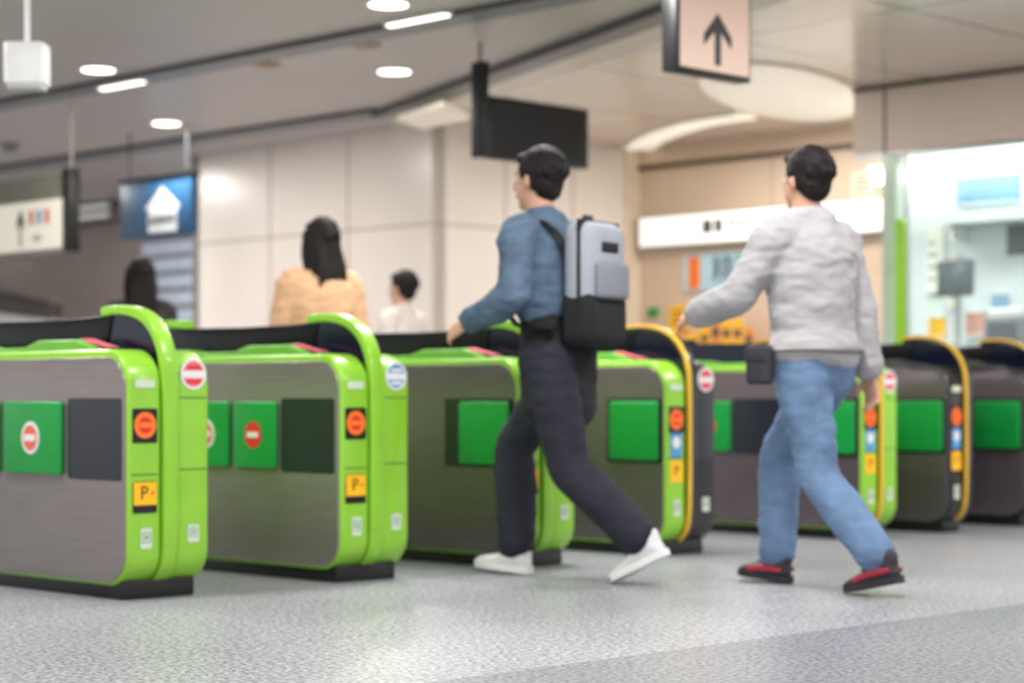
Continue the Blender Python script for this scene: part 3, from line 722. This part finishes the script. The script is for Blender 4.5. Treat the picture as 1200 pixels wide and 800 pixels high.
    tube(bm, [(hp(.084, 0, .012), .008), (hp(.1, 0, -.012), .011), (hp(.102, 0, -.03), .015, .011)], side=(0, 1, 0), seg=8, n=2)
    for s in (1, -1): ell(bm, hp(-.005, s*.076, -.01), (.018, .009, .03), HR)
    ell(bm, hp(.078, 0, .028), (.014, .046, .010), HR)
    remeshed(bm, 'body', SKIN, e, .0065, sc, 3)
    for s in (1, -1):
        bm = bmesh.new(); ell(bm, hp(.073, s*.027, .004), (.011, .012, .007), HR); bmesh.ops.scale(bm, vec=(sc,)*3, verts=bm.verts[:]); fin(bm, 'eye', EYEW, e)
        bm = bmesh.new(); ell(bm, hp(.0815, s*.027, .004), (.004, .006, .006), HR); bmesh.ops.scale(bm, vec=(sc,)*3, verts=bm.verts[:]); fin(bm, 'iris', IRIS, e)
    bm = bmesh.new(); ell(bm, hp(.085, 0, -.062), (.008, .024, .007), HR); bmesh.ops.scale(bm, vec=(sc,)*3, verts=bm.verts[:]); fin(bm, 'mouth', LIP, e)
    bm = bmesh.new()
    ell(bm, hp(-.027, 0, .038), (.104, .087, .098), HR); ell(bm, hp(-.050, 0, -.02), (.056, .074, .072), HR)
    for s in (1, -1): ell(bm, hp(-.03, s*.060, 0), (.042, .024, .048), HR)
    ell(bm, hp(.052, 0, .085), (.032, .056, .025), HR)
    rnd = random.Random(int(H*1000))
    for i in range(60):     # short tufts lying along the scalp
        th = rnd.uniform(-1.9, 1.9)+math.pi; ph = rnd.uniform(-.1, 1.4)
        dx, dy, dz = math.cos(th)*math.cos(ph), math.sin(th)*math.cos(ph), math.sin(ph)
        b0 = (-.03+.096*dx, .080*dy, .036+.094*dz)
        tube(bm, [(hp(*b0), .010), (hp(b0[0]+.008*dx, b0[1]+.007*dy, b0[2]-.016), .009), (hp(b0[0]+.006*dx, b0[1]+.006*dy, b0[2]-.034), .005)], seg=6, n=2)
    if hair == 'long':
        tube(bm, [(hp(-.04, 0, .04), .092, .08), (hp(-.05, 0, -.06), .098, .072), (hp(-.06, 0, -.14), .10, .06), (hp(-.08, 0, -.21), .088, .045), (hp(-.095, 0, -.27), .06, .03)], side=HR @ V((0, 1, 0)))
        for s in (1, -1): tube(bm, [(hp(.01, s*.066, .04), .035, .03), (hp(-.0, s*.082, -.08), .032, .03), (hp(-.02, s*.088, -.17), .02, .022)])
        for i in range(13):
            yy = -.084+i*.014; ln = rnd.uniform(.25, .33)
            tube(bm, [(hp(-.10, yy*.8, -.05), .010), (hp(-.118, yy, -.16), .010), (hp(-.122, yy*1.05, -ln), .005)], seg=6, n=2)
        remeshed(bm, 'hair', HAIRM, e, .007, sc, 2, .002, 40, .2)
    else:
        remeshed(bm, 'hair', HAIRM, e, .007, sc, 2, .003, 34)
    bm = bmesh.new(); torso(bm, .012 if legfat < .03 else .016, -.06, .12)
    for s in (1, -1): leg(bm, legfat, s, .014)
    remeshed(bm, 'trousers', legs, e, .010, sc, 4, .006, 10, 2.0)
    if under is not None:
        bm = bmesh.new(); torso(bm, .022, -.20, .38); remeshed(bm, 'undershirt', under, e, .011, sc, 4, .006)
    bm = bmesh.new(); torso(bm, topfat, hem, .52)
    for s in (1, -1): arm(bm, min(topfat, .036)*.8+.002, s, .95)
    remeshed(bm, 'jacket', top, e, .009, sc, 4, wr_amp, 9, 2.0)
    bm = bmesh.new(); tube(bm, [(sp(.515), .085, .08), (sp(.555), .07, .07)]); remeshed(bm, 'collar', top, e, .009, sc, 3)
    for s in (1, -1):
        p = math.radians(pitchL if s == 1 else pitchR); RR = Matrix.Rotation(p, 3, 'Y')
        bm = bmesh.new(); A = an[s]
        tube(bm, [(A+RR @ V((-.045, 0, -.045)), .034, .03), (A+RR @ V((.03, 0, -.04)), .042, .035), (A+RR @ V((.11, 0, -.052)), .046, .025), (A+RR @ V((.17, 0, -.06)), .038, .018)])
        tube(bm, [(A+RR @ V((-.015, 0, -.03)), .042, .05), (A+RR @ V((-.02, 0, .02)), .044, .048)])
        so = remeshed(bm, 'shoe', shoe, e, .008, sc, 3)
        bm = bmesh.new()
        out = [(-.082, 0), (-.07, .028), (-.03, .036), (.04, .036), (.11, .048), (.17, .042), (.195, .015), (.195, -.015), (.17, -.042), (.11, -.048), (.04, -.036), (-.03, -.036), (-.07, -.028)]
        a = [bm.verts.new((A+RR @ V((x, y, -.085)))*sc) for x, y in out]; b = [bm.verts.new((A+RR @ V((x, y, -.058)))*sc) for x, y in out]
        n = len(a); bm.faces.new(a[::-1]); bm.faces.new(b)
        for i in range(n): bm.faces.new((a[i], a[(i+1) % n], b[(i+1) % n], b[i]))
        fin(bm, 'sole', sole, so)
        bm = bmesh.new()
        for j in range(3): tube(bm, [((A+RR @ V((.035+.025*j, -.02, -.004-.006*j)))*sc, .004), ((A+RR @ V((.035+.025*j, 0, .0-.006*j)))*sc, .004), ((A+RR @ V((.035+.025*j, .02, -.004-.006*j)))*sc, .004)], side=(1, 0, 0), seg=6, n=2)
        fin(bm, 'laces', lace or DKGREY, so)
        if lace:
            for sd in (1, -1):
                bm = bmesh.new(); tube(bm, [((A+RR @ V((-.05, sd*.040, -.035)))*sc, .010, .008), ((A+RR @ V((.03, sd*.044, -.035)))*sc, .014, .008), ((A+RR @ V((.11, sd*.046, -.05)))*sc, .010, .008)], side=(0, 0, 1), seg=8, n=2)
                fin(bm, 'shoe_stripe', lace, so)
    return e, sc, P, sp

DENIM = mat('denim_jacket', (82, 102, 124), .85, var=.22, scale=14)
NAVYC = mat('black_navy_cloth', (30, 32, 44), .85, var=.15, scale=14)
BLKC = mat('black_cloth', (22, 22, 27), .85, var=.15)
GREYS = mat('grey_shirt', (170, 168, 170), .9, var=.05, scale=10)
JEANS = mat('light_jeans', (98, 124, 156), .9, var=.2, scale=10)
BEIGE = mat('beige_coat', (212, 166, 132), .9, var=.06, scale=14, bump=.2)
WSHIRT = mat('white_blouse', (222, 212, 206), .8, var=.04)
SHW = mat('white_sneaker', (222, 220, 222), .5); SHD = mat('dark_sneaker', (44, 40, 50), .6, var=.3, scale=30); REDL = mat('crimson_trim', (160, 36, 58), .5)

e1, sc1, P1, sp1 = person('man in denim jacket and black trousers, walking with a backpack', (.19, 8.36, 0), 146, 1.79, pz=.868, lean=.10,
    ankL=(-.43, .07), ankR=(.25, -.08), pitchL=26, pitchR=-5, wrL=(.25, .26, 1.0), wrR=(.12, -.25, .86),
    top=DENIM, topfat=.030, hem=.20, legs=NAVYC, legfat=.026, shoe=SHW, sole=WHITE, under=BLKC, wr_amp=.011)
e2, sc2, P2, sp2 = person('man in loose grey shirt and blue jeans, reaching one arm forward', (1.17, 7.91, 0), 130, 1.73, pz=.872, lean=.05,
    ankL=(-.38, .06), ankR=(.26, -.07), pitchL=12, pitchR=-4, wrL=(.40, .24, 1.06), wrR=(-.05, -.26, .82),
    top=GREYS, topfat=.042, hem=.04, legs=JEANS, legfat=.022, shoe=SHD, sole=mat('sole_dark', (40, 34, 40), .6), lace=REDL, wr_amp=.009)
e3, _, _, _ = person('woman with long dark hair in a beige coat, walking away', (-.98, 10.55, 0), 118, 1.66, ankL=(-.2, .08), ankR=(.2, -.08), pitchL=15, head_yaw=14,
    top=BEIGE, topfat=.034, hem=-.22, legs=BLKC, shoe=BLACK, sole=DKGREY, hair='long', fem=True, wrL=(.12, .25, .84), wr_amp=.007)
e4, _, _, _ = person('woman with long dark hair in a dark coat, walking away', (-2.28, 12.6, 0), 110, 1.60, ankL=(.15, .08), ankR=(-.15, -.08), pitchR=15,
    top=mat('dark_coat', (46, 40, 42), .8), topfat=.026, hem=-.22, legs=BLKC, shoe=BLACK, sole=DKGREY, hair='long', fem=True)
e5, _, _, _ = person('person with short dark hair in a white blouse', (-.68, 13.1, 0), 150, 1.55, ankL=(.12, .08), ankR=(-.12, -.08), pitchR=12,
    top=WSHIRT, topfat=.022, hem=-.1, legs=NAVYC, shoe=BLACK, sole=DKGREY)

bk = empty('backpack', e1.matrix_basis.copy(), 'light grey backpack with black edges, worn on the back', 'backpack')
s = sc1; cxb = (sp1(.28).x-.235)
def bbox(name, lo, hi, m, bev, parent=bk):
    return box(name, [v*s for v in lo], [v*s for v in hi], m, parent, None, bev, 4)
zb = P1.z+.06
BGR = mat('backpack_grey', (156, 162, 172), .7, var=.05)
bbox('pack_body', (cxb-.04, -.145, zb), (cxb+.10, .145, zb+.46), BGR, .06)
bbox('pack_base', (cxb-.044, -.148, zb-.02), (cxb+.103, .148, zb+.19), BLKC, .045)
bbox('front_pocket', (cxb-.07, -.11, zb+.16), (cxb-.03, .11, zb+.30), mat('pocket_grey', (128, 132, 142), .7), .02)
bbox('zip_band', (cxb+.004, -.149, zb+.05), (cxb+.02, .149, zb+.464), BLKC, .006)
bbox('top_patch', (cxb-.046, -.06, zb+.34), (cxb-.03, .06, zb+.38), BLKC, .006)
bbox('grab_handle', (cxb+.05, -.03, zb+.455), (cxb+.07, .03, zb+.49), BLACK, .006)
for sd in (1, -1):
    bm = bmesh.new(); q = []
    for x, y, z, in ((-.13, .09, .15), (-.155, .10, .40), (-.09, .105, .515), (0.03, .11, .525), (.125, .11, .42), (.14, .125, .25), (.06, .175, .12), (-.10, .165, .10)):
        b = sp1(max(z, 0)); q.append((Vector((b.x+x, sd*y, P1.z+z))*s, .022*s, .006*s))
    tube(bm, q, side=(0, 1, 0), seg=10); fin(bm, 'shoulder_strap', BLACK, bk)
wb = empty('waist_bag', e2.matrix_basis.copy(), 'small dark waist bag on a belt strap at the hip', 'bag')
s = sc2; zc = P2.z+.04
bm = bmesh.new(); n = 40; ring = []
for i in range(n+1):
    a = 2*math.pi*i/n; ring.append((Vector((.160*math.cos(a), .208*math.sin(a), zc))*s, .004, .012))
tube(bm, ring, side=(0, 0, 1), seg=8, n=1)
fin(bm, 'belt_strap', mat('strap_brown', (120, 108, 102), .7), wb)
BAGG = mat('bag_charcoal', (52, 52, 60), .8)
box('bag_body', (.02*s, .198*s, (zc-.13)*s), (.14*s, .247*s, (zc+.02)*s), BAGG, wb, None, .02, 4)
box('bag_flap', (.025*s, .242*s, (zc-.04)*s), (.135*s, .252*s, (zc+.015)*s), BAGG, wb, None, .005)

# ------------------------------------------------------------ world
w = bpy.data.worlds.new('world'); scene.world = w; w.use_nodes = True
bg = w.node_tree.nodes['Background']; bg.inputs[0].default_value = (.98, .98, 1, 1); bg.inputs[1].default_value = .95
